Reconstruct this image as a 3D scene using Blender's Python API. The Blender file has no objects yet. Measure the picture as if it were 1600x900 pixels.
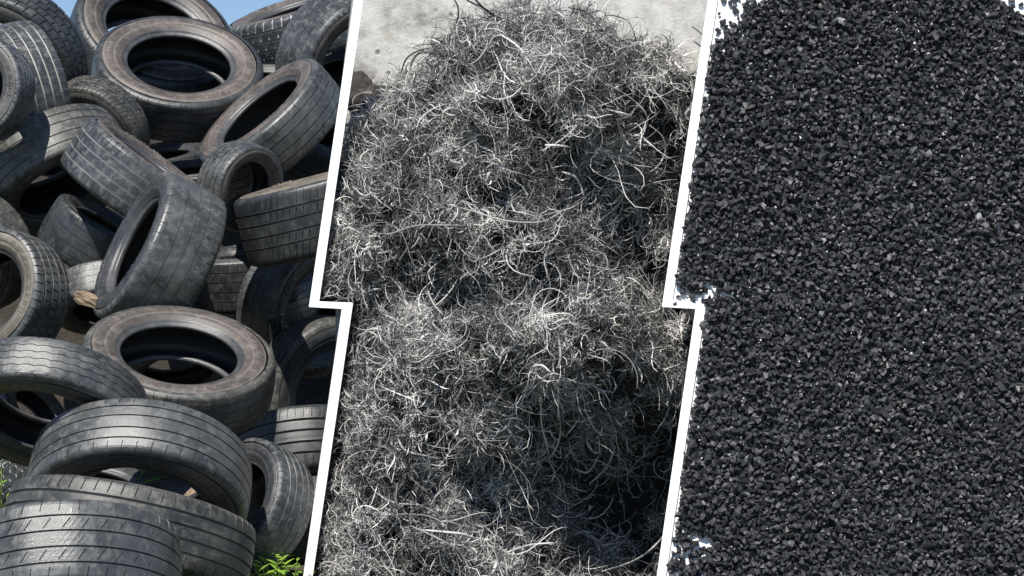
import bpy, bmesh, math, random
import numpy as np
from mathutils import Vector, Matrix, noise

R_ = math.radians
SC = bpy.context.scene
COL = SC.collection

# ------------------------------------------------------------------ camera
CAM_Y, CAM_Z, HFOV = -9.5, 1.25, 26.0
K = math.tan(R_(HFOV / 2)) / 800.0          # metres per photo pixel at one metre
cam = bpy.data.objects.new('camera', bpy.data.cameras.new('camera'))
COL.objects.link(cam)
cam.location = (0, CAM_Y, CAM_Z)
cam.rotation_euler = (R_(90), 0, 0)
cam.data.sensor_width = 36
cam.data.lens = 18 / math.tan(R_(HFOV / 2))
cam.data.clip_end = 3000
SC.camera = cam

# ------------------------------------------------------------------ sky, sun, exposure
SUN = Vector((-0.17, -0.53, 0.83)).normalized()          # direction to the sun
world = bpy.data.worlds.new('World')
SC.world = world
world.use_nodes = True
wn = world.node_tree
bg = wn.nodes['Background']
sky = wn.nodes.new('ShaderNodeTexSky')
sky.sky_type = 'NISHITA'
sky.sun_disc = False
sky.sun_elevation = math.asin(SUN.z)
sky.sun_rotation = math.atan2(SUN.x, SUN.y)
sky.altitude = 1500
sky.air_density = 1.0
sky.dust_density = 0.1
sky.ozone_density = 4.0
wn.links.new(sky.outputs[0], bg.inputs[0])
bg.inputs[1].default_value = 0.09
sl = bpy.data.lights.new('sun', 'SUN')
sl.energy = 5.0
sl.angle = R_(0.5)
sl.color = (1.0, 0.95, 0.88)
so = bpy.data.objects.new('sun', sl)
COL.objects.link(so)
so.rotation_euler = (-SUN).to_track_quat('-Z', 'Y').to_euler()
SC.view_settings.view_transform = 'Standard'
SC.view_settings.look = 'None'
SC.view_settings.gamma = 1
SC.view_settings.exposure = 0.3
SC.view_settings.use_curve_mapping = False


# ------------------------------------------------------------------ helpers
def at(px, py, Y):
    """Photo pixel (1600x900) to the point at world depth Y."""
    d = Y - CAM_Y
    return Vector(((px - 800) * K * d, Y, CAM_Z + (450 - py) * K * d))


def obj(name, me, mat=None, parent=None):
    o = bpy.data.objects.new(name, me)
    COL.objects.link(o)
    if mat is not None and me is not None and not me.materials:
        me.materials.append(mat)
    if parent is not None:
        o.parent = parent
    return o


def tag(o, label=None, cat=None, group=None, kind=None):
    if label: o['label'] = label
    if cat: o['category'] = cat
    if group: o['group'] = group
    if kind: o['kind'] = kind
    return o


def mesh(name, verts, faces, smooth=False):
    me = bpy.data.meshes.new(name)
    me.from_pydata([tuple(v) for v in verts], [], faces)
    me.update()
    if smooth:
        me.polygons.foreach_set('use_smooth', [True] * len(me.polygons))
    return me


def fix_normals(me):
    bm = bmesh.new(); bm.from_mesh(me)
    bmesh.ops.recalc_face_normals(bm, faces=bm.faces)
    bm.to_mesh(me); bm.free()
    return me


class NT:
    """Small node-tree builder."""
    def __init__(self, name):
        self.m = bpy.data.materials.new(name)
        self.m.use_nodes = True
        self.t = self.m.node_tree
        self.b = self.t.nodes['Principled BSDF']

    def n(self, typ, **kw):
        nd = self.t.nodes.new('ShaderNode' + typ)
        for k, v in kw.items():
            if k.startswith('i_'):
                nd.inputs[k[2:].replace('_', ' ')].default_value = v
            else:
                setattr(nd, k, v)
        return nd

    def l(self, a, b):
        self.t.links.new(a, b)

    def coord(self):
        return self.n('TexCoord').outputs['Object']

    def noise(self, scale, detail=4, rough=.55, vec=None, dist=0):
        nd = self.n('TexNoise')
        nd.inputs['Scale'].default_value = scale
        nd.inputs['Detail'].default_value = detail
        nd.inputs['Roughness'].default_value = rough
        nd.inputs['Distortion'].default_value = dist
        self.l(vec if vec is not None else self.coord(), nd.inputs['Vector'])
        return nd.outputs['Fac']

    def ramp(self, fac, stops):
        nd = self.n('ValToRGB')
        cr = nd.color_ramp
        while len(cr.elements) < len(stops):
            cr.elements.new(0.5)
        for e, (p, c) in zip(cr.elements, stops):
            e.position = p
            e.color = (*c, 1) if len(c) == 3 else c
        self.l(fac, nd.inputs[0])
        return nd.outputs[0]

    def mix(self, fac, a, b, blend='MIX'):
        nd = self.n('Mix', data_type='RGBA', blend_type=blend)
        for sock, v in ((nd.inputs[0], fac), (nd.inputs[6], a), (nd.inputs[7], b)):
            if hasattr(v, 'links'):
                self.l(v, sock)
            elif isinstance(v, (int, float)):
                sock.default_value = v
            else:
                sock.default_value = (*v, 1)
        return nd.outputs[2]

    def math(self, op, a, b=0.0, clamp=False):
        nd = self.n('Math', operation=op, use_clamp=clamp)
        for sock, v in ((nd.inputs[0], a), (nd.inputs[1], b)):
            if hasattr(v, 'links'):
                self.l(v, sock)
            else:
                sock.default_value = v
        return nd.outputs[0]

    def maprange(self, v, a, b, c=0.0, d=1.0):
        nd = self.n('MapRange')
        self.l(v, nd.inputs[0])
        for i, x in zip((1, 2, 3, 4), (a, b, c, d)):
            nd.inputs[i].default_value = x
        return nd.outputs[0]

    def bump(self, h, strength=.3, dist=.01):
        nd = self.n('Bump')
        nd.inputs['Strength'].default_value = strength
        nd.inputs['Distance'].default_value = dist
        self.l(h, nd.inputs['Height'])
        self.l(nd.outputs[0], self.b.inputs['Normal'])

    def col(self, c):
        if hasattr(c, 'links'):
            self.l(c, self.b.inputs['Base Color'])
        else:
            self.b.inputs['Base Color'].default_value = (*c, 1)

    def rough(self, r):
        if hasattr(r, 'links'):
            self.l(r, self.b.inputs['Roughness'])
        else:
            self.b.inputs['Roughness'].default_value = r


# ------------------------------------------------------------------ materials
def rubber(name, base, light, dust, groove=.6, patch=.35, rough=(.42, .62), spec=.5):
    """Weathered tyre rubber: blotchy base, patches of dust, dust packed in the grooves."""
    m = NT(name)
    co = m.coord()
    inf = m.n('ObjectInfo')
    off = m.n('VectorMath', operation='ADD')
    m.l(co, off.inputs[0])
    sc = m.n('VectorMath', operation='SCALE'); sc.inputs['Scale'].default_value = 37.0
    cmb = m.n('CombineXYZ')
    for i in range(3): m.l(inf.outputs['Random'], cmb.inputs[i])
    m.l(cmb.outputs[0], sc.inputs[0]); m.l(sc.outputs[0], off.inputs[1])
    v = off.outputs[0]
    n1 = m.noise(2.3, 6, .62, v)
    n2 = m.noise(11, 5, .7, v)
    n3 = m.noise(130, 3, .6, v)
    c = m.mix(m.maprange(n1, .35, .68), base, light)
    c = m.mix(m.math('MULTIPLY', m.maprange(n2, .48, .72), patch), c, dust)
    gr = m.n('Attribute', attribute_name='groove').outputs['Fac']
    gd = m.math('MULTIPLY', m.math('MULTIPLY', gr, m.maprange(n1, .3, .6, .45, 1.0)), groove, True)
    c = m.mix(gd, c, dust)
    c = m.mix(m.math('MULTIPLY', m.maprange(n3, .62, .75), .25), c, dust)
    m.col(c)
    m.rough(m.maprange(n2, .3, .7, rough[0], rough[1]))
    m.b.inputs['Specular IOR Level'].default_value = spec
    m.bump(m.math('ADD', m.math('MULTIPLY', n3, .5), m.math('MULTIPLY', n2, .15)), .18, .02)
    return m.m


TREAD = {
    'dark':  rubber('tread_dark', (.016, .019, .022), (.052, .058, .062), (.25, .25, .24), .35, .22, (.26, .46), .6),
    'dusty': rubber('tread_dusty', (.022, .026, .030), (.072, .080, .085), (.60, .60, .58), 1.0, .25, (.26, .48), .6),
    'grey':  rubber('tread_grey', (.030, .033, .035), (.100, .106, .107), (.32, .32, .30), .12, .36, (.24, .45), .75),
    'earthy': rubber('tread_earthy', (.028, .030, .030), (.092, .092, .085), (.38, .36, .31), .65, .38, (.30, .52), .6),
}
SIDE = {
    'brown': rubber('sidewall_brown', (.048, .041, .037), (.122, .103, .091), (.25, .225, .20), .5, .5, (.36, .58), .55),
    'grey':  rubber('sidewall_grey', (.036, .037, .037), (.115, .113, .107), (.27, .255, .23), .4, .4, (.34, .55), .55),
    'black': rubber('sidewall_black', (.018, .020, .023), (.050, .054, .058), (.18, .175, .165), .3, .28, (.28, .48), .6),
    'tan':   rubber('sidewall_tan', (.070, .062, .051), (.165, .146, .118), (.30, .27, .23), .5, .55, (.45, .65), .45),
}
LINER = rubber('inner_liner', (.014, .015, .017), (.028, .029, .031), (.09, .085, .08), 0, .25, (.4, .6))
BEAD = rubber('bead_rubber', (.040, .042, .045), (.085, .088, .092), (.2, .19, .18), 0, .3, (.28, .45), .6)


def white_paint():
    m = NT('white_paint')
    n = m.noise(9, 5, .6)
    m.col(m.mix(m.maprange(n, .55, .8), (.90, .90, .895), (.86, .86, .85)))
    m.rough(.5)
    m.bump(m.noise(220, 2), .04, .002)
    return m.m


def concrete():
    m = NT('concrete')
    n1 = m.noise(4.5, 8, .7)
    n2 = m.noise(16, 6, .7)
    v = m.n('TexVoronoi', i_Scale=15.0)
    m.l(m.coord(), v.inputs['Vector'])
    pit = m.math('MULTIPLY', m.maprange(v.outputs['Distance'], .22, .08), m.maprange(m.noise(5, 3), .50, .58))
    c = m.ramp(n1, [(.38, (.28, .27, .25)), (.47, (.50, .49, .46)), (.57, (.62, .61, .58))])
    c = m.mix(m.maprange(n2, .48, .70, 0, .55), c, (.36, .345, .31))
    c = m.mix(m.maprange(m.noise(7, 5, .7), .54, .68, 0, .5), c, (.42, .39, .33))
    c = m.mix(m.math('MULTIPLY', pit, .75), c, (.12, .11, .10))
    m.col(c)
    m.rough(.85)
    m.bump(m.math('SUBTRACT', n2, pit), .35, .02)
    return m.m


def soil():
    m = NT('soil')
    n = m.noise(7, 8, .7)
    m.col(m.ramp(n, [(.3, (.020, .016, .012)), (.55, (.05, .040, .030)), (.8, (.085, .068, .05))]))
    m.rough(.95)
    m.bump(m.noise(25, 6, .7), .8, .05)
    return m.m


def field():
    m = NT('field')
    n = m.noise(.6, 8, .7)
    n2 = m.noise(14, 5, .7)
    c = m.ramp(n, [(.35, (.045, .060, .020)), (.55, (.075, .075, .035)), (.75, (.11, .09, .06))])
    c = m.mix(m.maprange(n2, .4, .7, 0, .5), c, (.05, .042, .03))
    m.col(c)
    m.rough(.95)
    m.bump(n2, .8, .05)
    return m.m


def strand_mat():
    m = NT('strand_fibre')
    a = m.n('Attribute', attribute_name='shade').outputs['Fac']
    m.col(m.ramp(a, [(0, (.020, .0195, .0185)), (.45, (.21, .207, .20)), (.75, (.56, .55, .53)), (1, (.84, .825, .79))]))
    m.rough(.68)
    m.b.inputs['Specular IOR Level'].default_value = .3
    return m.m


def plain(name, c, rough=.7, var=.25, scale=12):
    m = NT(name)
    n = m.noise(scale, 5, .6)
    m.col(m.mix(m.maprange(n, .3, .7), tuple(x * (1 - var) for x in c), tuple(min(1, x * (1 + var)) for x in c)))
    m.rough(rough)
    m.bump(n, .3, .01)
    return m.m


def granule_mat():
    m = NT('rubber_granule')
    a = m.n('Attribute', attribute_name='shade').outputs['Fac']
    c = m.ramp(a, [(0, (.010, .0105, .012)), (.5, (.030, .031, .036)), (.9, (.062, .065, .076)), (.97, (.10, .105, .12)), (1, (.45, .45, .46))])  # near-white last stop is for the few painted glints
    n = m.noise(90, 3, .6)
    m.col(m.mix(m.maprange(n, .45, .75, 0, .5), c, (.05, .052, .058)))
    m.rough(m.maprange(n, .3, .7, .40, .62))
    m.bump(n, .35, .004)
    return m.m


WHITE, CONC, SOIL, FIELD = white_paint(), concrete(), soil(), field()
STRAND, GRAN = strand_mat(), granule_mat()
CORE = plain('tangle_shade_core', (.020, .020, .020), .95)  # near-black colour stands for the shade deep between the strands
WOOD = plain('old_wood', (.24, .18, .12), .8, .35, 20)
LEAF = plain('weed_leaf', (.18, .31, .03), .5, .35, 18)
LEAF2 = plain('blade_leaf', (.10, .26, .03), .45, .2, 18)
STEM = plain('weed_stem', (.10, .15, .03), .6)

# ------------------------------------------------------------------ setting
def build_ground():
    n = 40
    xs = np.concatenate([np.linspace(-900, -8, 12), np.linspace(-7, 7, 40), np.linspace(8, 900, 12)])
    ys = np.concatenate([np.linspace(-60, -11, 5), np.linspace(-10, 8, 40), np.linspace(10, 1800, 16)])
    V = [(x, y, .03 * noise.noise(Vector((x * .9, y * .9, 0))) - .02 if abs(x) < 8 and abs(y) < 11 else 0) for y in ys for x in xs]
    W = len(xs)
    F = [(j * W + i, j * W + i + 1, (j + 1) * W + i + 1, (j + 1) * W + i) for j in range(len(ys) - 1) for i in range(W - 1)]
    tag(obj('ground', mesh('ground', V, F, True), FIELD), kind='structure')


def build_bank():
    """Dark earth bank added behind the tyres to block light and the view through."""
    V, F = [], []
    nx, ny = 60, 50
    for j in range(ny):
        for i in range(nx):
            x = -6 + 7.0 * i / (nx - 1)
            y = .55 + 5.5 * j / (ny - 1)
            z = 1.3 * (y - 2.0)
            z = min(z, 2.2 + .05 * (y - 2.6))
            z = min(z, 2.3 - max(0, y - 4.2) * 1.4)
            z -= max(0, x + .1) * 2.5
            z += .10 * noise.fractal(Vector((x * 1.7, y * 1.7, 3)), 1.0, 2.0, 4)
            V.append((x, y, max(z, -.15)))
    for j in range(ny - 1):
        for i in range(nx - 1):
            F.append((j * nx + i, j * nx + i + 1, (j + 1) * nx + i + 1, (j + 1) * nx + i))
    tag(obj('added_earth_bank', mesh('added_earth_bank', V, F, True), SOIL), kind='structure')


build_ground()
build_bank()

# leaning front plane shared by dividers, tangle and granule board
Y0P, SLP = -1.0, 0.25


def on_plane(px, py, back=0.0):
    """Point of pixel (px,py) on the leaning plane Y = Y0P + SLP*z + back."""
    tx, tz = (px - 800) * K, (450 - py) * K
    # Y = Y0P + SLP*(CAM_Z + tz*d) + back, d = Y - CAM_Y
    d = (Y0P + back + SLP * CAM_Z - CAM_Y) / (1 - SLP * tz)
    return Vector((tx * d, CAM_Y + d, CAM_Z + tz * d))


def slab(name, outline, vec, mat, bevel=.0):
    """Closed slab: outline (3-D points, front, counter-clockwise or not) extruded by vec."""
    n = len(outline)
    V = [Vector(p) for p in outline] + [Vector(p) + Vector(vec) for p in outline]
    F = [tuple(range(n)), tuple(reversed(range(n, 2 * n)))]
    F += [(i, (i + 1) % n, n + (i + 1) % n, n + i) for i in range(n)]
    me = fix_normals(mesh(name, V, F))
    if bevel:
        bm = bmesh.new(); bm.from_mesh(me)
        bmesh.ops.bevel(bm, geom=list(bm.edges), offset=bevel, segments=2, affect='EDGES', profile=.5)
        bm.to_mesh(me); bm.free()
    return obj(name, me, mat)


def ext(a, b, y):
    """x on the line a-b continued to pixel row y."""
    return a[0] + (b[0] - a[0]) * (y - a[1]) / (b[1] - a[1])


DL = [(553, 0), (482.5, 480), (534, 483), (474, 900)]
DLr = [(568, 0), (499, 471), (552, 473), (489, 900)]
DR = [(1106, 0), (1034, 480), (1086.5, 483), (1026, 900)]
DRr = [(1121.5, 0), (1051, 471), (1104, 472), (1041, 900)]


def divider(l, r, label, splay):
    pts = [(ext(l[0], l[1], -70), -70), l[1], l[2], (ext(l[2], l[3], 955), 955),
           (ext(r[2], r[3], 955), 955), r[2], r[1], (ext(r[0], r[1], -70), -70)]
    o = slab('zigzag_divider', [on_plane(*p) for p in pts], (splay * .09, .09, 0), WHITE, .0025)
    tag(o, label, 'divider', 'white zigzag dividers')


divider(DL, DLr, 'white zigzag divider standing between the tyre heap and the shredded tangle', -.092)
divider(DR, DRr, 'white zigzag divider standing between the shredded tangle and the black granules', .085)


def line_x(poly, py):
    """Pixel x of a divider edge at row py (scalar or array)."""
    py = np.asarray(py, float)
    up = poly[0][0] + (poly[1][0] - poly[0][0]) * (py - poly[0][1]) / (poly[1][1] - poly[0][1])
    lo = poly[2][0] + (poly[3][0] - poly[2][0]) * (py - poly[2][1]) / (poly[3][1] - poly[2][1])
    return np.where(py < 477, up, lo)


def build_wall():
    YW = .14
    pts = [(568, -130), (497, 440), (527, 478), (527, 906), (1300, 906), (1300, -130)]
    o = slab('concrete_wall', [at(x, y, YW) for x, y in pts], (-.02, .16, 0), CONC, .006)
    tag(o, 'pale stained concrete wall rising behind the shredded tangle', 'wall', kind='thing')


build_wall()

# ------------------------------------------------------------------ tyres
HW = .325


def prof_tread(u):
    a, s = abs(u), (1 if u >= 0 else -1)
    if a <= .84:
        return 1 - .014 * (a / .84) ** 2 - .006 * (a / .84) ** 6, s * .27 * a / .84
    t = (a - .84) / .16
    ang = t * math.pi / 2 * .92
    return .98 - .075 * (1 - math.cos(ang)) - .012 * t, s * (.27 + .055 * math.sin(ang))


def tread_mesh(name, grooves, gw, pitch, sipes, sw=.06, gd=.030, sd=.020, shear=None, zig=(0, 0), seed=0):
    """Tread band as a sheared grid: grooves run round it, sipes across it.
    sipes: list of (u0, u1) spans that are cut; shear(u) in pitches; zig=(amplitude, waves per pitch)."""
    edges = []
    for g in grooves:
        edges += [(g - gw / 2, 0), (g - gw / 2 + gw * .18, 1), (g + gw / 2 - gw * .18, 1), (g + gw / 2, 0)]
    fill = list(np.linspace(-.84, .84, 13)) + [-1, -.975, -.95, -.92, -.88, .88, .92, .95, .975, 1]
    for a, b in sipes:
        fill += [a, a + .015, b - .015, b]
    cols = list(edges)
    for f in fill:
        if all(not (g - gw / 2 - .004 < f < g + gw / 2 + .004) for g in grooves) and all(abs(f - c[0]) > .006 for c in cols):
            cols.append((float(f), 0))
    cols.sort()
    fr = [0, sw * .25, sw * .75, sw, .38, .7]
    cut = [0, 1, 1, 0, 0, 0]
    rows = [(p + f, c) for p in range(pitch) for f, c in zip(fr, cut)]
    nr, nc = len(rows), len(cols)
    rnd = random.Random(seed)
    V, G = [], []
    for (f, c) in rows:
        wv = 0
        if zig[0]:
            x = (f * zig[1]) % 1.0
            wv = zig[0] * (abs(x * 2 - 1) * 2 - 1)
        for (u, g) in cols:
            r, z = prof_tread(u)
            h = 0
            if g:
                h = gd
            elif c and any(a + .008 < u < b - .008 for a, b in sipes):
                h = sd
            a = 2 * math.pi * (f + (shear(u) if shear else 0)) / pitch
            zz = z + (wv if abs(u) < .8 else 0)
            rr = r - h
            # slow out-of-round wobble of a tyre that carries no air
            rr *= 1 + .008 * math.sin(2 * a + seed) + .004 * math.sin(3 * a + 2 * seed)
            V.append((rr * math.cos(a), rr * math.sin(a), zz))
            G.append(min(1, h / .02))
    F = []
    for j in range(nr):
        k = (j + 1) % nr
        for i in range(nc - 1):
            F.append((j * nc + i, k * nc + i, k * nc + i + 1, j * nc + i + 1))
    me = mesh(name, V, F)
    at_ = me.attributes.new('groove', 'FLOAT', 'POINT')
    at_.data.foreach_set('value', G)
    return me


def tri(x):
    x = x % 1.0
    return abs(2 * x - 1)


def build_treads():
    sh = [(-.99, -.60), (.60, .99)]
    T = {}
    T['ribbed'] = tread_mesh('tread_ribbed', [-.52, -.18, .18, .52], .075, 60, sh, .10, shear=lambda u: .5 * (u > 0) + u * .5, seed=1)
    T['worn'] = tread_mesh('tread_worn', [-.36, .0, .40], .022, 44, [(-.98, -.72), (-.62, -.45), (.82, .98)], .09, .010, .012, shear=lambda u: u * .3, seed=2)
    T['zigzag'] = tread_mesh('tread_zigzag', [-.55, .55], .05, 46, [(-.99, -.60), (-.5, -.28), (-.24, -.02), (.02, .24), (.28, .5), (.60, .99)], .24, shear=lambda u: .55 * tri(u * 2.2) + .5 * (abs(u) > .58), seed=3)
    T['wavy'] = tread_mesh('tread_wavy', [-.48, -.16, .16, .48], .035, 40, [(-.99, -.82), (.82, .99)], .12, .016, .010, zig=(.013, 1.0), seed=4)
    T['slanted'] = tread_mesh('tread_slanted', [-.56, -.19, .19, .56], .045, 38, [(-.98, -.66), (-.50, -.25), (.25, .50), (.66, .98)], .07, .022, .016, shear=lambda u: (1.6 * u if abs(u) < .54 else .35 * u), seed=5)
    T['block'] = tread_mesh('tread_block', [-.60, -.20, .20, .60], .085, 46, [(-.99, -.65), (-.55, -.25), (-.15, .15), (.25, .55), (.65, .99)], .16, shear=lambda u: .5 * (round(u * 2.5) % 2) + u * .4, seed=6)
    T['plain'] = tread_mesh('tread_plain', [-.58, -.22, .22, .58], .05, 48, [(-.96, -.70), (.70, .96)], .07, .018, .013, shear=lambda u: u * .25, seed=7)
    T['fine'] = tread_mesh('tread_fine', [-.5, -.17, .17, .5], .06, 72, [(-.99, -.54), (-.46, -.21), (.21, .46), (.54, .99)], .16, .026, .018, shear=lambda u: u * 1.4, seed=8)
    return T


def revolve(name, prof, N, lift=None, seed=0):
    V, F, n = [], [], len(prof)
    for j in range(N):
        a = 2 * math.pi * j / N
        wob = 1 + .008 * math.sin(2 * a + seed) + .004 * math.sin(3 * a + 2 * seed)
        for i, (r, z) in enumerate(prof):
            dz = lift(j, i) if lift else 0
            w = 1 + (wob - 1) * max(0, (r - .6) / .4)
            V.append((r * w * math.cos(a), r * w * math.sin(a), z + dz))
    for j in range(N):
        k = (j + 1) % N
        for i in range(n - 1):
            F.append((j * n + i, k * n + i, k * n + i + 1, j * n + i + 1))
    return mesh(name, V, F, True)


def build_side(seed, sgn):
    prof = [(.894, .324), (.882, .333), (.874, .331), (.866, .337), (.85, .339), (.826, .341), (.815, .341), (.79, .339),
            (.775, .336), (.768, .331), (.755, .329), (.745, .331), (.715, .316), (.69, .301), (.672, .290)]
    rnd = random.Random(seed)
    marks = []
    j = 0
    N = 288
    on = [0] * N
    while j < N:                                       # embossed marks moulded into the rubber, in runs
        if rnd.random() < .30:
            for k in range(j, min(N, j + rnd.randint(14, 34))):
                on[k] = 1 if (k % 3) and rnd.random() < .85 else 0
            j += 36
        j += rnd.randint(10, 30)

    def lift(j, i):
        return .011 * on[j] if 5 <= i <= 7 else 0
    p = [(r, sgn * z) for r, z in prof]
    me = revolve('sidewall', p, N, lambda j, i: sgn * lift(j, i), seed)
    if sgn < 0:
        me.flip_normals()
    ga = me.attributes.new('groove', 'FLOAT', 'POINT')
    ga.data.foreach_set('value', [(.7 if i in (1, 2, 9, 10) else 0) for j in range(N) for i in range(len(prof))])
    return me


def build_bead(sgn):
    prof = [(.674, .291), (.660, .284), (.652, .272), (.640, .262), (.620, .256), (.606, .248), (.600, .232), (.604, .212), (.622, .196), (.645, .192)]
    me = revolve('bead', [(r, sgn * z) for r, z in prof], 96)
    if sgn < 0: me.flip_normals()
    return me


def build_liner():
    prof = [(.643, .193), (.67, .215), (.71, .255), (.78, .290), (.85, .290), (.90, .262), (.925, .20), (.933, .10), (.935, 0)]
    prof = prof + [(r, -z) for r, z in reversed(prof[:-1])]
    me = revolve('inner_liner', prof, 96)
    me.flip_normals()
    return me


TM = build_treads()
SIDE_ME = {(s, g): build_side(s, g) for s in (1, 2, 3) for g in (1, -1)}
BEAD_ME = {g: build_bead(g) for g in (1, -1)}
LINER_ME = build_liner()
MESHES = {}


def with_mat(me, mat):
    """Mesh data shared by all parts of the same shape and material."""
    k = (me.name, mat.name)
    if k not in MESHES:
        c = me.copy()
        c.materials.clear()
        c.materials.append(mat)
        MESHES[k] = c
    return MESHES[k]


def tyre(fx, fy, rpx, th, ph, wr, Y, tread, tm, sm, label, spin=0):
    th, ph = R_(th), R_(ph)
    ray = Vector(((fx - 800) * K, 1, (450 - fy) * K)).normalized()
    rt = ray.cross(Vector((0, 0, 1))).normalized()
    up = rt.cross(ray)
    n = rt * math.sin(th) * math.cos(ph) - ray * math.cos(th) + up * math.sin(th) * math.sin(ph)
    d = Y - CAM_Y
    for _ in range(4):
        R = rpx * K * d
        hw = R * wr / 2
        C = at(fx, fy, CAM_Y + d + n.y * hw) - n * hw
        d += Y - C.y
    o = obj('tyre', None)
    q = n.to_track_quat('Z', 'Y').to_matrix().to_4x4() @ Matrix.Rotation(spin, 4, 'Z')
    sag = .008 + .026 * ((fx * 13 + fy * 7) % 10) / 10          # an empty tyre goes a little oval
    s = Matrix.Diagonal((R * (1 + sag), R * (1 - sag), R * wr / (2 * HW), 1))
    o.matrix_world = Matrix.Translation(C) @ q @ s
    o.empty_display_size = .1
    tag(o, label, 'tyre', 'old tyres in the heap')
    obj('tread', with_mat(TM[tread], TREAD[tm]), parent=o)
    seed = 1 + int(abs(fx * 7 + fy)) % 3
    for g in (1, -1):
        sw = obj('sidewall', with_mat(SIDE_ME[(seed, g)], SIDE[sm]), parent=o)
        obj('bead', with_mat(BEAD_ME[g], BEAD), parent=sw)
    obj('inner_liner', with_mat(LINER_ME, LINER), parent=o)
    return o


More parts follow.
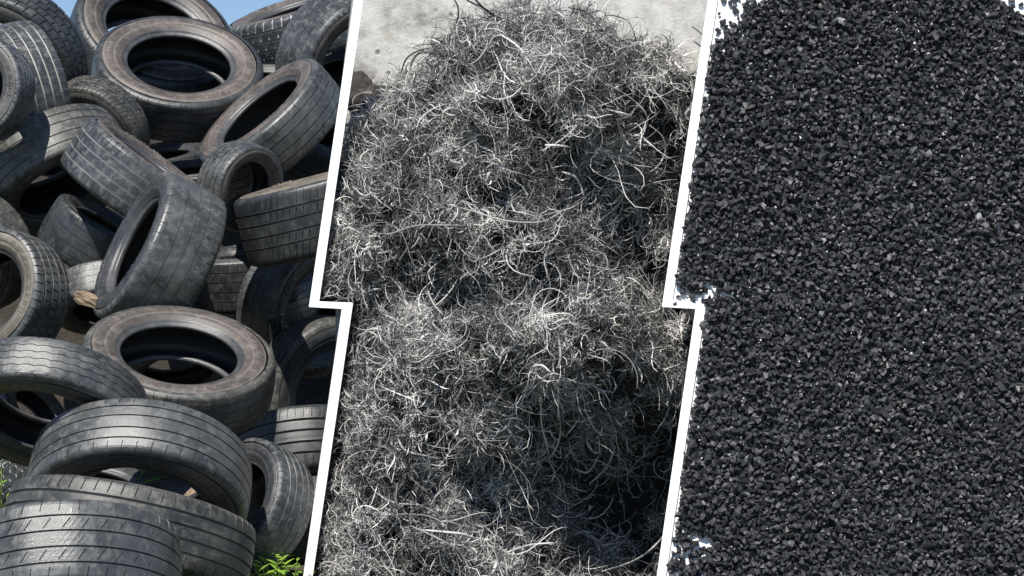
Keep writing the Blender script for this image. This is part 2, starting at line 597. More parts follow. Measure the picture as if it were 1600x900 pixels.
TYRES = [
    (281, 92, 129, 55, 83, 0.58, 1.86, 'plain', 'dark', 'brown', 'large brown-walled tyre tilted open to the sky in the top row'),
    (246, 42, 132, 52, 70, 0.6, 2.46, 'worn', 'dark', 'brown', 'open tyre against the sky, half hidden behind the brown-walled top tyre'),
    (462, 8, 118, 84, 108, 0.62, 2.90, 'block', 'dusty', 'brown', 'dark tyre with block tread at the upper corner of the heap beside the divider'),
    (562, 104, 106, 42, -25, 0.8, 1.94, 'ribbed', 'dusty', 'brown', 'tyre with white-lined ribs cut off by the divider, below the upper corner tyre'),
    (400, 168, 124, 75, 130, 0.62, 1.36, 'plain', 'grey', 'brown', 'tyre leaning on its edge with a long narrow opening, grey tread facing the divider'),
    (394, 296, 70, 45, -15, 0.8, 0.89, 'plain', 'grey', 'brown', 'small tyre wedged under the leaning tyre with the narrow opening'),
    (236, 246, 112, 84, 55, 0.78, 0.59, 'ribbed', 'dusty', 'brown', 'wide tyre with white dusty grooves behind the upright grey tyre'),
    (105, 300, 122, 62, -60, 0.7, 1.03, 'plain', 'earthy', 'grey', 'tyre arching over a dark hollow, its shoulder cut with short sipes'),
    (138, 217, 86, 40, -135, 0.6, 1.37, 'fine', 'earthy', 'grey', 'finely treaded tyre behind the arching tyre, below the sky'),
    (-45, 135, 86, 35, 160, 0.6, 0.60, 'fine', 'dusty', 'grey', 'tyre cut off by the picture edge, sidewall facing out, in the upper heap'),
    (2, 150, 105, 70, 195, 0.7, 1.11, 'block', 'dusty', 'grey', 'tyre showing a blocky dusty tread behind the tyre at the upper picture edge'),
    (0, 105, 118, 38, 220, 0.6, 1.55, 'block', 'dark', 'grey', 'knobbly black tyre standing highest against the blue sky'),
    (92, 337, 84, 86, 60, 0.62, 1.83, 'zigzag', 'dusty', 'black', 'narrow tyre with zigzag tread lying in the dark hollow'),
    (203, 378, 127, 77, 153, 0.83, 0.02, 'worn', 'grey', 'black', 'upright wide grey tyre with a smooth worn tread in the middle of the heap'),
    (484, 282, 128, 88, 105, 0.85, 0.70, 'fine', 'dark', 'tan', 'wide dark tyre with slanted sipes under a frayed pale sidewall, by the divider'),
    (405, 442, 95, 82, 100, 0.65, 2.29, 'ribbed', 'dark', 'brown', 'dark ribbed tyre lying low behind the upright grey tyre'),
    (502, 490, 112, 50, -15, 0.7, 1.47, 'worn', 'grey', 'black', 'black tyre standing open beside the step of the divider'),
    (530, 622, 122, 32, -15, 0.6, 1.23, 'plain', 'earthy', 'black', 'round-faced black tyre half hidden by the divider below its step'),
    (281, 545, 147, 59, 84, 0.58, -0.54, 'plain', 'earthy', 'brown', 'large reddish-brown tyre lying open in front of the upright grey tyre'),
    (-25, 455, 106, 42, 160, 0.8, 0.27, 'block', 'grey', 'tan', 'tan-walled block-tread tyre cut off by the picture edge at mid height'),
    (-60, 400, 98, 40, 200, 0.6, 0.68, 'plain', 'earthy', 'grey', 'tyre showing only a sliver above the tan-walled tyre'),
    (165, 490, 80, 62, -85, 0.7, 0.65, 'worn', 'grey', 'grey', 'grey tyre peeping out between the tan-walled and the upright tyre'),
    (70, 668, 155, 62, -102, 0.48, -1.08, 'wavy', 'grey', 'black', 'tyre with thin wavy grooves arching over a dark hole'),
    (212, 802, 172, 56, -98, 0.6, -1.15, 'plain', 'grey', 'black', 'huge tyre arching like a bridge over the grass blade'),
    (188, 901, 197, 82, -102, 0.58, -1.64, 'ribbed', 'earthy', 'brown', 'very large flat-lying tyre under the bridge-like tyre'),
    (108, 963, 172, 72, -90, 0.78, -2.46, 'slanted', 'grey', 'grey', 'nearest tyre with slanted cuts in its tread, at the very bottom'),
    (360, 782, 108, 52, 152, 0.75, -0.75, 'ribbed', 'dusty', 'black', 'tyre with white lines across its shoulder, open behind the bridge-like tyre'),
    (485, 765, 120, 74, -86, 0.85, 0.67, 'ribbed', 'dark', 'grey', 'arched dark tyre with fine shoulder cuts low down by the divider'),
    (530, 800, 95, 80, 95, 0.6, 0.82, 'plain', 'dark', 'brown', 'tyre lying in shadow with a brown rim, lowest by the divider'),
    (62, 640, 70, 60, 40, 0.6, 0.60, 'worn', 'dark', 'grey', 'small tyre seen through the hole of the wavy-grooved tyre'),
    (-20, 720, 90, 80, 125, 0.6, 0.20, 'block', 'dusty', 'grey', 'tyre low at the picture edge behind the weeds'),
    (300, 262, 70, 78, 95, 0.7, 1.70, 'fine', 'dark', 'grey', 'tyre barely seen in the gap below the brown-walled top tyre'),
    (285, 125, 95, 75, 60, 0.6, 2.79, 'block', 'dark', 'grey', 'tyre seen through the opening of the brown-walled top tyre'),
    (280, 590, 95, 60, -80, 0.6, 0.80, 'fine', 'earthy', 'grey', 'tyre seen inside the reddish-brown open tyre'),
    (470, 880, 95, 80, 85, 0.6, 0.60, 'plain', 'dark', 'grey', 'tyre sunk in the ground by the weeds at the foot of the divider'),
    (318, 240, 85, 75, 100, 0.7, 2.71, 'ribbed', 'dark', 'grey', 'dark tyre deep between the brown-walled top tyre and the leaning tyre'),  # filler tyres from here on, added to close gaps and keep them dark
    (530, 205, 100, 66, 70, 0.7, 2.05, 'plain', 'dark', 'grey', 'shaded tyre deep in the gap beside the divider under the leaning tyre'),
    (440, 105, 85, 60, 60, 0.6, 3.33, 'fine', 'dark', 'grey', 'shaded tyre deep behind the upper end of the leaning tyre'),
    (70, 262, 85, 60, 80, 0.6, 1.64, 'ribbed', 'dark', 'black', 'added black tyre keeping the hollow under the arching tyre dark'),
    (235, 440, 85, 60, 100, 0.6, 1.30, 'plain', 'dark', 'black', 'added black tyre darkening the gap behind the upright grey tyre'),
    (235, 775, 100, 75, 95, 0.7, 0.30, 'plain', 'dark', 'black', 'added black tyre standing for the dark under the bridge-like tyre'),
    (150, 745, 105, 72, 80, 0.7, -0.20, 'worn', 'dark', 'black', 'added tyre shading the ground behind the bridge-like tyre below the wavy-grooved one'),
    (190, 385, 85, 65, 100, 0.6, 1.26, 'ribbed', 'dark', 'black', 'added black tyre darkening the gap between the zigzag-tread tyre and the upright tyre'),
    (545, 112, 95, 60, 95, 0.7, 2.70, 'plain', 'dark', 'black', 'added dark tyre behind the white-lined tyre that the divider cuts off near the top'),
    (412, 120, 66, 70, 90, 0.8, 2.32, 'ribbed', 'dark', 'grey', 'small dark tyre in the gap between the brown-walled top tyre and the block-tread tyre'),
    (170, 345, 85, 78, 60, 0.9, 0.79, 'plain', 'dark', 'black', 'added black tyre edge darkening the gap below the wide dusty-grooved tyre'),
    (372, 395, 90, 82, 95, 0.9, 1.71, 'slanted', 'dark', 'black', 'added black tyre darkening the gap between the upright tyre and the slanted-sipe tyre'),
    (250, 238, 80, 78, 100, 0.8, 2.14, 'fine', 'dark', 'black', 'added black tyre darkening the gap under the brown-walled top tyre beside the finely treaded one'),
]
for i, t in enumerate(TYRES):
    tyre(*t, spin=i * 1.37)

# ------------------------------------------------------------------ tangle of shredded fibre
rng = np.random.default_rng(7)
TOPX = [480, 535, 562, 590, 628, 650, 690, 720, 770, 830, 880, 930, 975, 1010, 1045, 1090, 1120]
TOPY = [215, 196, 182, 160, 118, 100, 62, 36, 22, 10, 8, 28, 52, 76, 82, 98, 104]


def gauss(px, py, cx, cy, sx, sy, ang=0):
    a = math.radians(ang)
    dx, dy = px - cx, py - cy
    u = dx * math.cos(a) + dy * math.sin(a)
    v = -dx * math.sin(a) + dy * math.cos(a)
    return np.exp(-.5 * ((u / sx) ** 2 + (v / sy) ** 2))


_ph = rng.uniform(0, 6.28, (24, 2))
_fr = np.concatenate([rng.normal(0, 1 / 55, (12, 2)), rng.normal(0, 1 / 24, (12, 2))])
_am = np.concatenate([np.full(12, .016), np.full(12, .010)])


def relief(px, py):
    """How far (m) the tangle stands out of its leaning plane at a photo pixel."""
    d = .10 * gauss(px, py, 780, 130, 90, 90) + .10 * gauss(px, py, 740, 365, 150, 38, 9)
    d += .09 * gauss(px, py, 600, 260, 80, 60) + .12 * gauss(px, py, 800, 515, 170, 42, -8)
    d += .11 * gauss(px, py, 640, 640, 110, 70, 20) + .10 * gauss(px, py, 620, 830, 120, 70) + .06 * gauss(px, py, 900, 120, 60, 40)
    d += .07 * gauss(px, py, 900, 560, 90, 50)
    d -= .14 * gauss(px, py, 1010, 330, 60, 75) + .09 * gauss(px, py, 960, 430, 80, 30) + .06 * gauss(px, py, 760, 455, 90, 20)
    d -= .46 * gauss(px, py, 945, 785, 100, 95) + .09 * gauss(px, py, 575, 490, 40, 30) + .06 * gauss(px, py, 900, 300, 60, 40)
    d -= .10 * gauss(px, py, 720, 770, 60, 40)
    d = d * 1.65
    t = np.clip((px - line_x(DR, py) + 190) / 190, 0, 1)
    d -= .42 * t * t * (3 - 2 * t) * np.where(py < 150, np.clip((py - 60) / 90, 0, 1), 1)
    for (f, p, a) in zip(_fr, _ph, _am):
        d = d + a * np.sin(px * f[0] * 6.28 + p[0]) * np.cos(py * f[1] * 6.28 + p[1]) * 1.4
    top = np.interp(px, TOPX, TOPY)
    d = d - .34 * np.exp(-np.maximum(py - top, 0) / 55)
    # keep behind the dividers near the sides
    l, r = line_x(DLr, py), line_x(DR, py)
    e = np.minimum(px - l, r - px)
    d = np.where(d > 0, d * np.clip(e / 60, 0, 1), np.where((px - l) < 60, d * np.clip((px - l) / 60 + .25, 0, 1), d))
    return d


def tangle_pt(px, py, sink):
    """Vectorised pixel -> world on the relief (sink pushes it into the heap)."""
    back = .045 - relief(px, py) + sink
    tx, tz = (px - 800) * K, (450 - py) * K
    d = (Y0P + back + SLP * CAM_Z - CAM_Y) / (1 - SLP * tz)
    return np.stack([tx * d, CAM_Y + d, CAM_Z + tz * d], -1)


def ribbons(name, P, W, shade, twist, nside=1):
    """P (S,N,3) strands -> one mesh of tapering twisted ribbons."""
    S, N, _ = P.shape
    D = np.gradient(P, axis=1)
    D /= np.linalg.norm(D, axis=2, keepdims=True) + 1e-9
    ref = rng.normal(0, 1, (S, 1, 3))
    A = np.cross(D, ref); A /= np.linalg.norm(A, axis=2, keepdims=True) + 1e-9
    B = np.cross(D, A)
    t = np.linspace(0, 1, N)[None, :]
    ang = twist[:, None] * t
    side = A * np.cos(ang)[..., None] + B * np.sin(ang)[..., None]
    w = W[:, None] * (.30 + .70 * np.sin(np.clip(t * 1.02, 0, 1) * math.pi) ** .5) * .5
    V = np.stack([P - side * w[..., None], P + side * w[..., None]], 2).reshape(-1, 3)      # (S,N,2)
    base = (np.arange(S)[:, None] * N + np.arange(N - 1)[None, :]) * 2
    Q = np.stack([base, base + 1, base + 3, base + 2], -1).reshape(-1, 4)
    me = bpy.data.meshes.new(name)
    me.vertices.add(len(V)); me.vertices.foreach_set('co', V.astype(np.float32).ravel())
    me.loops.add(Q.size); me.loops.foreach_set('vertex_index', Q.astype(np.int32).ravel())
    me.polygons.add(len(Q)); me.polygons.foreach_set('loop_start', np.arange(0, Q.size, 4, dtype=np.int32))
    me.update(calc_edges=True)
    a = me.attributes.new('shade', 'FLOAT', 'POINT')
    a.data.foreach_set('value', np.repeat(shade, N * 2).astype(np.float32))
    return me


def flow(px, py):
    """Slowly turning direction field that combs neighbouring strands alike."""
    return 1.6 * np.sin(px / 71 + 1.3) + 1.4 * np.cos(py / 63 + .4) + 1.3 * np.sin((px + py) / 47) + 1.1 * np.cos((px - 1.4 * py) / 38)


def clump(px, py):
    """Density of the tufts, 0..1."""
    v = np.sin(px / 13 + 2 * np.sin(py / 31)) * np.cos(py / 11 + 1.7 * np.cos(px / 29)) + .8 * np.sin(px / 29 - py / 37)
    v = np.clip(.5 + .45 * v, 0, 1)
    v = np.clip(v + .6 * np.exp(-np.maximum(py - np.interp(px, TOPX, TOPY), 0) / 40), 0, 1)
    return v * (1 - .55 * gauss(px, py, 950, 790, 95, 90)) * (1 - .5 * gauss(px, py, 1010, 330, 50, 75))  # thinned in the hollows so the dark core shows through


def grow(S, N, lmean, lsig, wlo, whi, curl, sink, spread, lift):
    py = rng.uniform(-10, 930, S * 4)
    px = rng.uniform(480, 1115, S * 4)
    top = np.interp(px, TOPX, TOPY) + 8 * np.sin(px / 7.3) + 8 * np.sin(px / 17 + 1)
    ok = (px > line_x(DLr, py) - 8) & (px < line_x(DR, py) + 8) & (py > top) & (rng.random(len(px)) < .04 + 1.7 * clump(px, py) ** 1.9)
    px, py = px[ok][:S], py[ok][:S]
    S = len(px)
    P0 = tangle_pt(px, py, rng.uniform(sink[0], sink[1], S) if len(sink) == 2 else np.abs(rng.normal(0, sink[0], S)))
    L = np.clip(rng.lognormal(math.log(lmean), lsig, S), lmean * .35, lmean * 3)
    a0 = flow(px, py) + rng.normal(0, spread, S)
    k = rng.normal(0, curl, S) / lmean ** .5
    k2 = rng.normal(0, curl * .8, S)
    e0 = rng.normal(lift, .45, S)
    s = np.linspace(-.5, .5, N)[None, :] * L[:, None]
    a = a0[:, None] + k[:, None] * s * 3 + k2[:, None] * np.sin(s / L[:, None] * 5)
    e = e0[:, None] + rng.normal(0, 1.2, S)[:, None] * s / L[:, None] * 1.6
    D = np.stack([np.cos(a) * np.cos(e), -np.sin(e) * .9 + .22 * np.sin(a) * np.cos(e), np.sin(a) * np.cos(e)], -1)
    P = np.cumsum(D * (L / (N - 1))[:, None, None], axis=1)
    P = P - P[:, N // 2:N // 2 + 1] + P0[:, None, :]
    d = P[..., 1] - CAM_Y
    qx = 800 + P[..., 0] / d / K
    qy = 450 - (P[..., 2] - CAM_Z) / d / K
    keep = ((qx > line_x(DLr, qy) - 7) & (qx < line_x(DR, qy) + 7)).all(1) & (P[..., 1] < .13).all(1)
    keep &= (qy > np.interp(qx, TOPX, TOPY) - 46).all(1)
    # strands near the sides stay behind the face of the dividers
    front = Y0P + SLP * P[..., 2]
    edge = np.minimum(qx - line_x(DLr, qy), line_x(DR, qy) - qx)
    keep &= ((P[..., 1] > front + .004) | (edge > 9)).all(1)
    return P[keep], rng.uniform(wlo, whi, keep.sum()), px[keep], py[keep]


def patchy(px, py):
    """Fibre-rich (pale) and rubber-rich (dark) patches of the material itself."""
    v = .5 + .22 * np.sin(px / 34 + np.cos(py / 27) * 1.5) * np.cos(py / 41 + .7) + .14 * np.sin((px + 1.7 * py) / 19)
    return v


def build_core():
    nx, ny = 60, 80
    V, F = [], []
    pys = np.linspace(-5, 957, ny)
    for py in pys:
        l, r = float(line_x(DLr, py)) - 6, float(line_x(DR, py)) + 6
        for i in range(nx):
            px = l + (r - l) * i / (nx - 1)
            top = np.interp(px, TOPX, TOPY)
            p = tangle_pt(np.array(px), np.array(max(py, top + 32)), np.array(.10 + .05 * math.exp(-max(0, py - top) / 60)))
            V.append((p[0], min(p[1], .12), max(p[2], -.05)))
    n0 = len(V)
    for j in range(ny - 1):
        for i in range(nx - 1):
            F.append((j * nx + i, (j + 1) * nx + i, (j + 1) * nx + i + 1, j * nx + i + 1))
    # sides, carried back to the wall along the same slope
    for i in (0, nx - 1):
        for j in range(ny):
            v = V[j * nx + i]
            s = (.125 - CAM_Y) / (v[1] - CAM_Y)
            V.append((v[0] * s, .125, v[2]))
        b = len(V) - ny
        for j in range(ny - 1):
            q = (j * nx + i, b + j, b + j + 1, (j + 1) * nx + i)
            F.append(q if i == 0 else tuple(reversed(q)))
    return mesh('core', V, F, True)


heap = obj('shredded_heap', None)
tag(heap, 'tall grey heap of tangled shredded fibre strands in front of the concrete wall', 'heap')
obj('heap_shade_core', build_core(), CORE, heap)  # added dark sheet under the strands, blocks light behind them

parts = [
    # count, points, mean length, spread, width, curl, sink, angle spread, lift
    (24000, 7, .070, .45, .0016, .0036, 2.2, (.0, .10), .6, .25),
    (17000, 9, .13, .45, .0018, .0042, 1.9, (-.012, .065), .6, .3),
    (7600, 15, .30, .4, .0020, .0046, 2.0, (-.02, .045), .8, .3),
    (1500, 12, .15, .4, .0050, .0085, 2.0, (-.015, .04), .8, .3),
]
for i, (S, N, lm, ls, w0, w1, curl, sink, spr, lift) in enumerate(parts):
    P, W, px, py = grow(S, N, lm, ls, w0, w1, curl, sink, spr, lift)
    sh = np.clip(patchy(px, py) + rng.normal(-.02, .27, len(px)), 0, 1)
    me = ribbons('tangled_fibre', P, W, sh, rng.normal(0, 3.5, len(px)))
    o = obj('tangled_fibre', me, STRAND, heap)
    o['kind'] = 'stuff'


# ------------------------------------------------------------------ long strands that can be told apart
def tube(name, pts, w, shade, flat=.45, nper=5):
    """Smooth flattened strand through pts (Catmull-Rom)."""
    P = [Vector(p) for p in pts]
    P = [P[0] * 2 - P[1]] + P + [P[-1] * 2 - P[-2]]
    C = []
    for i in range(1, len(P) - 2):
        for k in range(nper):
            t = k / nper
            a, b, c, d = P[i - 1], P[i], P[i + 1], P[i + 2]
            C.append(.5 * ((2 * b) + (c - a) * t + (2 * a - 5 * b + 4 * c - d) * t * t + (3 * b - a - 3 * c + d) * t ** 3))
    C.append(P[-2])
    V, F = [], []
    n = len(C)
    up = Vector((.3, -1, .4)).normalized()
    for i, c in enumerate(C):
        d = (C[min(i + 1, n - 1)] - C[max(i - 1, 0)]).normalized()
        s = d.cross(up).normalized()
        u = s.cross(d)
        t = i / (n - 1)
        ww = w * (.35 + .65 * math.sin(math.pi * min(1, max(0, t * .96 + .02))) ** .4) * .5
        for (a, b) in ((1, 0), (0, flat), (-1, 0), (0, -flat)):
            V.append(c + s * a * ww + u * b * ww)
    for i in range(n - 1):
        for k in range(4):
            F.append((i * 4 + k, i * 4 + (k + 1) % 4, i * 4 + 4 + (k + 1) % 4, i * 4 + 4 + k))
    F += [(3, 2, 1, 0), tuple((n - 1) * 4 + k for k in range(4))]
    me = mesh(name, V, F, True)
    a = me.attributes.new('shade', 'FLOAT', 'POINT')
    a.data.foreach_set('value', [shade] * len(V))
    return me


TRACED = [   # pixel polyline, width in pixels, shade, how far it stands out (m), label
    ([(950, 130), (985, 152), (1008, 178), (1010, 200), (992, 232), (978, 246)], 4.5, .85, .06, 'long pale strand bending in a hook on the right shoulder of the heap'),
    ([(1014, 195), (1034, 215), (1038, 240), (1020, 264), (990, 275), (955, 276)], 4.5, .75, .07, 'grey strand sweeping in a wide C below the hooked strand'),
    ([(962, 278), (974, 292), (972, 312), (958, 328), (935, 345)], 5, .8, .05, 'pale strand curling down beneath the wide C strand'),
    ([(878, 270), (896, 276), (906, 290), (910, 306)], 6, .95, .05, 'thick white strand arched over a dark hollow in the upper heap'),
    ([(855, 226), (875, 228), (893, 230)], 6, 1.0, .06, 'short straight white strand pointing out of the upper heap'),
    ([(945, 172), (968, 178), (990, 180)], 6, .95, .06, 'short bright strand sticking out above the hooked strand'),
    ([(965, 188), (970, 215), (972, 240), (970, 262)], 4, .75, .05, 'thin straight strand hanging beside the hooked strand'),
    ([(785, 55), (805, 68), (820, 82)], 7, .9, .05, 'broad pale strand near the top of the heap'),
    ([(775, 50), (765, 68), (748, 90), (735, 100)], 4, .6, .06, 'slim grey strand crossing the upper left of the peak'),
    ([(1060, 112), (1076, 124), (1081, 142), (1079, 165), (1070, 180)], 7, .6, .05, 'broad grey strand bowed beside the divider near the top'),
    ([(1015, 100), (1040, 108), (1052, 130), (1060, 158), (1058, 190)], 3.5, .55, .05, 'thin strand looping down inside the bowed strand by the divider'),
    ([(930, 28), (952, 24), (975, 30), (990, 48), (996, 74)], 3, .12, .02, 'thin dark strand arching against the concrete wall right of the peak'),
    ([(890, 12), (915, 20), (930, 32), (940, 48)], 5, .1, .03, 'dark strand bending out of the peak toward the wall'),
    ([(905, 20), (922, 19), (936, 16)], 4, .2, .02, 'short dark strand jutting sideways from the peak'),
    ([(740, -5), (758, 12), (775, 22), (800, 34), (815, 48)], 7, .06, .05, 'thick dark strand rising out of frame from the peak'),
    ([(722, -5), (738, 4), (758, 14), (778, 30)], 5, .08, .03, 'dark strand crossing the thick one at the peak'),
    ([(708, -4), (714, 8), (716, 22), (712, 38)], 4, .08, .02, 'dark thin strand curling above the left of the peak'),
    ([(628, 112), (634, 92), (650, 80), (672, 78), (690, 82)], 4, .1, .02, 'dark arched strand standing off the left slope'),
    ([(638, 110), (645, 92), (660, 82), (684, 86)], 5, .15, .03, 'second dark arched strand on the left slope'),
    ([(590, 165), (598, 145), (612, 136), (625, 132)], 4, .25, .02, 'dim strand bent over the far left slope'),
    ([(690, 405), (672, 425), (668, 450), (680, 475), (694, 492)], 4.5, .7, .05, 'strand bowed like a bracket above the middle ledge'),
    ([(705, 440), (735, 452), (770, 450), (790, 470)], 4, .6, .04, 'slack strand drooping across the middle ledge'),
    ([(600, 360), (606, 368), (650, 352), (700, 352), (735, 350)], 5, .55, .04, 'long strand lying level across the left of the heap'),
    ([(700, 320), (740, 330), (790, 345), (845, 348), (880, 330), (915, 318)], 4, .7, .05, 'very long strand swinging under the upper hollow'),
    ([(770, 640), (790, 665), (806, 690), (822, 718), (812, 722)], 4, .5, .04, 'thin strand dropping into the lower shade'),
    ([(845, 620), (848, 660), (856, 700), (862, 732)], 5, .8, .08, 'straight pale strand hanging over the black hollow'),
    ([(874, 640), (876, 680), (864, 710), (848, 722), (828, 724)], 4.5, .75, .07, 'strand curling back like a hook over the black hollow'),
    ([(920, 672), (918, 690), (926, 704), (940, 706)], 6, .9, .10, 'short pale curl beside the black hollow'),
    ([(935, 710), (928, 726), (914, 738), (898, 732)], 6, .85, .10, 'pale strand hooked below the short curl'),
    ([(963, 697), (955, 718), (940, 738), (920, 756)], 5, .8, .12, 'pale strand slanting down into the black hollow'),
    ([(1028, 592), (1042, 578), (1058, 570), (1074, 566)], 5, .8, .06, 'pale strand bowed out beside the lower divider'),
    ([(845, 745), (865, 742), (875, 760), (870, 782), (855, 792), (842, 782)], 5, .55, .08, 'strand coiled into a loop at the edge of the black hollow'),
    ([(795, 860), (830, 852), (865, 848)], 5, .9, .06, 'straight white strand lying near the foot of the heap'),
    ([(1060, 800), (1040, 835), (1015, 862), (985, 880), (940, 895)], 5, .7, .10, 'long strand curving round the foot of the heap by the divider'),
    ([(770, 898), (778, 878), (784, 858)], 9, .9, .06, 'broad white strand standing at the bottom middle'),
    ([(660, 830), (700, 832), (730, 838), (750, 850)], 6, .9, .06, 'pale strand lying across the lower left'),
    ([(640, 820), (690, 845), (720, 868), (735, 900)], 5, .6, .05, 'strand running down the lower left of the heap'),
    ([(1080, 40), (1090, 48), (1102, 57)], 3, .05, -.05, 'short dark wire end poking out beside the top of the divider'),
    ([(626, 800), (620, 780), (624, 755), (634, 738)], 6, .4, .05, 'grey strand bowed upright at the left of the lower heap'),
    ([(630, 660), (622, 680), (632, 700), (660, 712), (690, 718)], 5, .75, .05, 'pale strand swinging round the left lower lump'),
    ([(860, 500), (874, 525), (876, 555), (870, 575)], 6, .75, .05, 'pale strand arched down the front of the middle lump'),
    ([(820, 590), (832, 575), (850, 572), (862, 582)], 6, .85, .06, 'bright arched strand under the middle lump'),
    ([(778, 570), (786, 555), (805, 540), (822, 538)], 4, .7, .05, 'fine strand curling over the middle lump'),
    ([(910, 430), (930, 446), (945, 460), (948, 474)], 6, .75, .05, 'pale bent strand beside the shaded right flank'),
]
for pts, w, shd, lift, lab in TRACED:
    q = []
    for x, y in pts:
        top = float(np.interp(x, TOPX, TOPY))
        p = tangle_pt(np.array(float(x)), np.array(max(float(y), top + 12.0)), np.array(-lift - .05))
        q.append(at(x, y, min(float(p[1]), .10)))
    sd = len(q) + pts[0][0] * .37
    q = [p + Vector((noise.noise(p * 9 + Vector((sd, 0, 0))), noise.noise(p * 7 + Vector((0, sd, 0))), noise.noise(p * 9 + Vector((0, 0, sd))))) * .012 for p in q]
    me = tube('long_strand', q, w * K * 6.6, shd * .88)
    tag(obj('long_strand', me, STRAND), lab, 'strand', 'long strands on the tangle')

# dark clods lying on top of the heap's left end, against the wall
def lump(name, c, r, mat, seed, label, cat, sq=(1, 1, 1)):
    bm = bmesh.new()
    bmesh.ops.create_icosphere(bm, subdivisions=4, radius=1)
    for v in bm.verts:
        k = 1 + .35 * noise.fractal(v.co * 1.3 + Vector((seed, 0, 0)), 1, 2, 4) + .12 * noise.noise(v.co * 6 + Vector((0, seed, 0)))
        v.co = Vector((v.co.x * sq[0], v.co.y * sq[1], v.co.z * sq[2])) * k * r
    me = bpy.data.meshes.new(name); bm.to_mesh(me); bm.free()
    me.polygons.foreach_set('use_smooth', [True] * len(me.polygons))
    o = obj(name, me, mat); o.location = c
    tag(o, label, cat)


CLOD = plain('dark_clod', (.045, .037, .030), .95, .6, 16)
lump('earth_clod', at(566, 150, .04), .075, CLOD, 3, 'large dark brown clod at the foot of the bare wall by the divider', 'clod', (1.1, .7, 1.0))
lump('earth_clod', at(600, 152, .06), .055, CLOD, 8, 'smaller dark clod beside the large one, half under the tangle', 'clod', (1.3, .7, .8))
lump('earth_clod', at(556, 126, .07), .05, CLOD, 12, 'dark clod lying on top of the large brown one', 'clod', (1.1, .7, .8))

# ------------------------------------------------------------------ granules on their white board
def build_board():
    pts = []
    def mid(a, b): return ((a[0] + b[0]) / 2, (a[1] + b[1]) / 2)
    t = ((ext(DR[0], DR[1], -70) + ext(DRr[0], DRr[1], -70)) / 2, -70)
    bt = ((ext(DR[2], DR[3], 950) + ext(DRr[2], DRr[3], 950)) / 2, 950)
    pts = [t, mid(DR[1], DRr[1]), mid(DR[2], DRr[2]), bt, (1720, 950), (1720, -70)]
    o = slab('white_board', [on_plane(x, y, .012) for x, y in pts], (0, .03, 0), WHITE)
    tag(o, 'white leaning board that carries the layer of black granules', 'board')


build_board()
BN = Vector((0, -1, SLP)).normalized()               # board normal towards the camera
BU = Vector((0, SLP, 1)).normalized()                # up the board


def granule_shape(seed):
    r = random.Random(seed)
    bm = bmesh.new()
    for i in range(r.randint(9, 12)):
        v = Vector((r.gauss(0, 1), r.gauss(0, 1), r.gauss(0, 1))).normalized() * r.uniform(.75, 1.15)
        bm.verts.new(v)
    res = bmesh.ops.convex_hull(bm, input=bm.verts)
    bmesh.ops.delete(bm, geom=[v for v in bm.verts if not v.link_faces], context='VERTS')
    bmesh.ops.recalc_face_normals(bm, faces=bm.faces)
    bm.verts.index_update()
    V = np.array([v.co[:] for v in bm.verts]); F = [tuple(v.index for v in f.verts) for f in bm.faces]
    bm.free()
    return V, np.array(F)


SHAPES = [granule_shape(100 + i) for i in range(24)]


def bare(px, py):
    """>0 where the board lies bare of granules."""
    n = 16 * np.sin(px / 11.0 + 1) * np.cos(py / 9.0) + 10 * np.sin((px - py) / 17.0)
    a = 1182 - 1.05 * py + n * .9                       # top corner beside the divider
    b1 = (a - px)
    c = np.where(py < 40, px - (1566 + 2.2 * py + n), -50)
    d = 13 - np.hypot((px - 1058) / 1.6, py - 462) + n * .5
    e = 20 - np.hypot((px - 1090) / 1.6, py - 470) + n * .6 - 8
    f = 14 - np.hypot((px - 1052) / 1.1, (py - 866) / 1.6) + n * .6
    h = 12 - np.hypot((px - 1086) / 1.2, py - 846) + n * .6 - 6
    return np.maximum.reduce([b1, c, d, e, f, h])


def granules():
    g = np.random.default_rng(21)
    items = []                                           # px, py, height above board, radius
    for lay, (sp, h0) in enumerate(((8.2, .010), (8.5, .020), (9.0, .030), (10.4, .040))):
        gx, gy = np.meshgrid(np.arange(1020, 1640, sp), np.arange(-30, 940, sp * .87))
        gx = gx + (np.arange(gx.shape[0]) % 2)[:, None] * sp / 2
        px = (gx + g.normal(0, sp * .24, gx.shape)).ravel(); py = (gy + g.normal(0, sp * .24, gx.shape)).ravel()
        bx = bare(px, py)
        edge = (px - line_x(DRr, py))
        ok = (edge > (1, 3, 5, 6)[lay]) & (bx < -6 * lay + g.normal(0, 5, len(px))) & (g.random(len(px)) < (.99, .96, .84, .58)[lay])
        px, py = px[ok], py[ok]
        n = len(px)
        items.append(np.stack([px, py, h0 + g.normal(0, .0015 + .0013 * lay, n), np.clip(g.lognormal(math.log(.0138), .20, n), .009, .021), np.full(n, lay)], 1))
    # loose ones on the bare corners
    loose = []
    for cx, cy, n, sx, sy in ((1160, 10, 90, 34, 20), (1128, 60, 60, 16, 40), (1590, 8, 22, 24, 10), (1066, 458, 16, 18, 10), (1092, 466, 8, 10, 5), (1054, 850, 18, 10, 22), (1080, 846, 8, 12, 8), (1046, 893, 6, 6, 6)):
        for _ in range(n):
            x, y = g.normal(cx, sx), g.normal(cy, sy)
            b = float(bare(np.array(x), np.array(y)))
            if b > -8 and b < 46 and x > line_x(DRr, y) + 5:
                loose.append((x, y, .011, float(np.clip(g.lognormal(math.log(.0138), .2), .009, .019)), -1))
    # keep loose ones apart
    keep = []
    for l in loose:
        if all((l[0] - k[0]) ** 2 + (l[1] - k[1]) ** 2 > 110 for k in keep):
            keep.append(l)
    A = np.concatenate(items + [np.array(keep)])
    return A, g


GA, gg = granules()
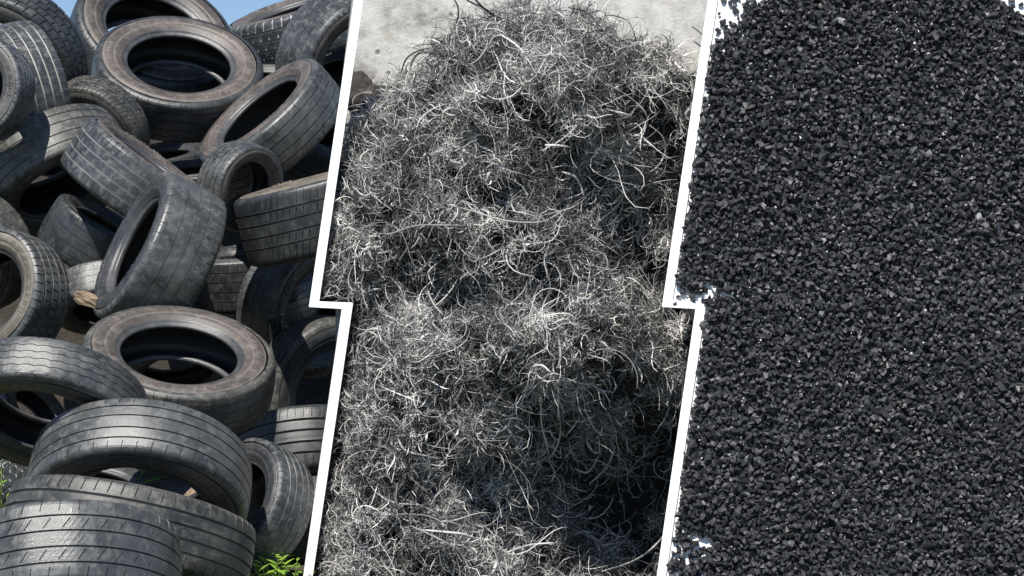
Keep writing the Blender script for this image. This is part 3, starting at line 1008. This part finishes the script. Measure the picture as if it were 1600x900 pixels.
# the loose ones and the largest of the top layers are things of their own
loose_i = np.where(GA[:, 4] == -1)[0]
inview = (GA[:, 0] < 1596) & (GA[:, 1] > 4) & (GA[:, 1] < 896) & (GA[:, 0] > line_x(DRr, GA[:, 1]) + 6)
toplay = np.where((GA[:, 4] == 3) & inview)[0]
big = toplay[np.argsort(-GA[toplay, 3])][:max(0, 290 - len(loose_i))]
single = set(loose_i.tolist()) | set(big.tolist())


def rand_rot(g):
    q = g.normal(0, 1, 4); q /= np.linalg.norm(q)
    w, x, y, z = q
    return np.array([[1 - 2 * (y * y + z * z), 2 * (x * y - z * w), 2 * (x * z + y * w)],
                     [2 * (x * y + z * w), 1 - 2 * (x * x + z * z), 2 * (y * z - x * w)],
                     [2 * (x * z - y * w), 2 * (y * z + x * w), 1 - 2 * (x * x + y * y)]])


def shade_of(g):
    s = float(np.clip(g.normal(.48, .18), 0, .86))
    return .985 if g.random() < .002 else s  # rare pale granule, a glint put into its colour


VV, FF, SS, base = [], [], [], 0
GME = []
for k, (v, f) in enumerate(SHAPES):
    for s in (.35, .6, .85):
        me = mesh('granule', v * np.array([1.15, .95, .85]), [tuple(t) for t in f])
        a = me.attributes.new('shade', 'FLOAT', 'POINT'); a.data.foreach_set('value', [s] * len(v))
        me.materials.append(GRAN)
        GME.append(me)
for i, (px, py, h, r, lay) in enumerate(GA):
    c = on_plane(px, py, .012) + BN * float(h)
    if i in single:
        o = obj('granule', GME[int(gg.integers(len(GME)))])
        o.matrix_world = Matrix.Translation(c) @ Matrix(rand_rot(gg).tolist()).to_4x4() @ Matrix.Scale(float(r), 4)
        if lay == -1:
            if py > 700: lab, gr = 'loose black granule on the bare white patch low beside the divider', 'loose granules low by the divider'
            elif py > 300: lab, gr = 'loose black granule on the bare white patch at the step of the divider', 'loose granules at the divider step'
            elif px > 1400: lab, gr = 'loose black granule on the bare white top corner far from the divider', 'loose granules in the outer top corner'
            else: lab, gr = 'loose black granule on the bare white top corner beside the divider', 'loose granules in the top corner by the divider'
        else:
            v_ = 'upper' if py < 300 else ('middle' if py < 600 else 'lower')
            h_ = 'divider' if px < 1320 else 'outer'
            lab = 'large angular black granule atop the layer, %s third, %s the divider' % (v_, 'half beside' if h_ == 'divider' else 'half away from')
            gr = 'large granules on the %s third, %s half' % (v_, h_)
        tag(o, lab, 'granule', gr)
        continue
    v, f = SHAPES[int(gg.integers(len(SHAPES)))]
    w = (v * np.array([1.15, .95, .85])) @ rand_rot(gg).T * r + np.array(c)
    VV.append(w); FF.append(f + base); SS.append(np.full(len(v), shade_of(gg))); base += len(v)
VV, FF, SS = np.concatenate(VV), np.concatenate(FF), np.concatenate(SS)
me = bpy.data.meshes.new('granule_layer')
me.vertices.add(len(VV)); me.vertices.foreach_set('co', VV.astype(np.float32).ravel())
me.loops.add(FF.size); me.loops.foreach_set('vertex_index', FF.astype(np.int32).ravel())
me.polygons.add(len(FF)); me.polygons.foreach_set('loop_start', np.arange(0, FF.size, 3, dtype=np.int32))
me.polygons.foreach_set('use_smooth', np.zeros(len(FF), bool))
me.update(calc_edges=True)
a = me.attributes.new('shade', 'FLOAT', 'POINT'); a.data.foreach_set('value', SS.astype(np.float32))
tag(obj('granule_layer', me, GRAN), 'dense layer of small black rubber granules covering the white board', 'granules', kind='stuff')

# ------------------------------------------------------------------ small things among the tyres
def leaf_mesh(name, base, tip, w, up, n=5, droop=.15, fold=.15):
    base, tip, up = Vector(base), Vector(tip), Vector(up).normalized()
    d = tip - base
    s = d.cross(up).normalized()
    V, F = [], []
    for i in range(n + 1):
        t = i / n
        c = base + d * t - Vector((0, 0, 1)) * droop * d.length * t * t
        ww = w * math.sin(math.pi * min(.98, max(.06, t ** .8))) * .5
        V += [c - s * ww + up * fold * ww, c, c + s * ww + up * fold * ww]
    for i in range(n):
        for k in (0, 1):
            F.append((i * 3 + k, i * 3 + k + 1, i * 3 + k + 4, i * 3 + k + 3))
    return mesh(name, V, F, True)


def weed(c, h, n, lab, seed, leaf_l=.045, leaf_w=.015):
    r = random.Random(seed)
    root = obj('weed', None); root.location = c
    tag(root, lab, 'weed', 'weeds round the tyres')
    for s in range(n):
        a = r.uniform(0, 6.28)
        hh = h * r.uniform(.55, 1.0)
        lean = Vector((math.cos(a), math.sin(a), 0)) * r.uniform(.03, .11)
        top = lean + Vector((0, 0, hh))
        obj('stem', tube('stem', [(0, 0, 0), lean * .4 + Vector((0, 0, hh * .5)), top], .006, 0, 1.0, 3), STEM, root)
        for k in range(12):
            t = .25 + .75 * k / 11
            b = lean * t + Vector((0, 0, hh * t))
            aa = r.uniform(0, 6.28)
            L = leaf_l * r.uniform(.6, 1.2)
            tip = b + Vector((math.cos(aa), math.sin(aa), r.uniform(.1, .9))) * L
            obj('leaf', leaf_mesh('leaf', b, tip, leaf_w * r.uniform(.7, 1.2), (0, -.3, 1)), LEAF, root)


gz = lambda px, py, Y: Vector((at(px, py, Y).x, Y, -.02))
weed(gz(3, 790, -1.2), .62, 13, 'leafy green weed at the picture edge beside the large flat-lying tyre', 5)
weed(gz(430, 900, -1.05), .28, 14, 'bright green weed at the foot of the divider', 6)
weed(gz(345, 900, -2.05), .36, 2, 'small green sprig in front of the very large flat-lying tyre', 9, .06, .02)
weed(gz(455, 900, -.95), .22, 8, 'low green weed nearest to the foot of the divider', 11)

b0 = at(207, 760, -1.3)
gb = obj('grass_sprig', None); gb.location = b0
tag(gb, 'green grass sprig with long blades under the bridge-like tyre', 'grass sprig')
for tx, ty, w in ((272, 738, .018), (234, 722, .014), (218, 742, .010)):
    t = at(tx, ty, -1.33) - b0
    obj('blade', leaf_mesh('blade', (0, 0, 0), t, w, (0, -.6, 1), 6, .05), LEAF2, gb)
obj('stem', tube('stem', [(0, 0, 0), (.01, .02, -.2), (.0, .03, -.42)], .006, 0, 1.0, 4), STEM, gb)


def plank(c, size, rot, label, seed, mat=None):
    r = random.Random(seed)
    bm = bmesh.new()
    bmesh.ops.create_cube(bm, size=1)
    bmesh.ops.subdivide_edges(bm, edges=bm.edges, cuts=3, use_grid_fill=True)
    for v in bm.verts:
        v.co = Vector((v.co.x * size[0], v.co.y * size[1], v.co.z * size[2])) + Vector((r.gauss(0, .0025), r.gauss(0, .0025), r.gauss(0, .0025)))
        if abs(v.co.x) > size[0] * .45:
            v.co.x += r.gauss(0, size[0] * .03)
    me = bpy.data.meshes.new('wood_scrap'); bm.to_mesh(me); bm.free()
    o = obj('wood_scrap', me, mat or WOOD)
    o.location = c; o.rotation_euler = rot
    tag(o, label, 'wood scrap', 'scraps of wood among the tyres')


plank(at(138, 468, .0), (.11, .05, .045), (.2, .3, -.35), 'weathered wood block wedged beside the upright grey tyre', 1)
plank(at(152, 737, -.8), (.15, .035, .012), (.3, -.5, -.3), 'thin wood splinter under the crown of the bridge-like tyre', 2)
plank(at(112, 745, -.8), (.09, .03, .012), (.5, -.5, -.2), 'short wood splinter near the end of the bridge-like tyre', 3)
plank(at(296, 774, -.9), (.085, .04, .014), (.4, -.75, .2), 'broken wood chip beside the grass sprig', 4)
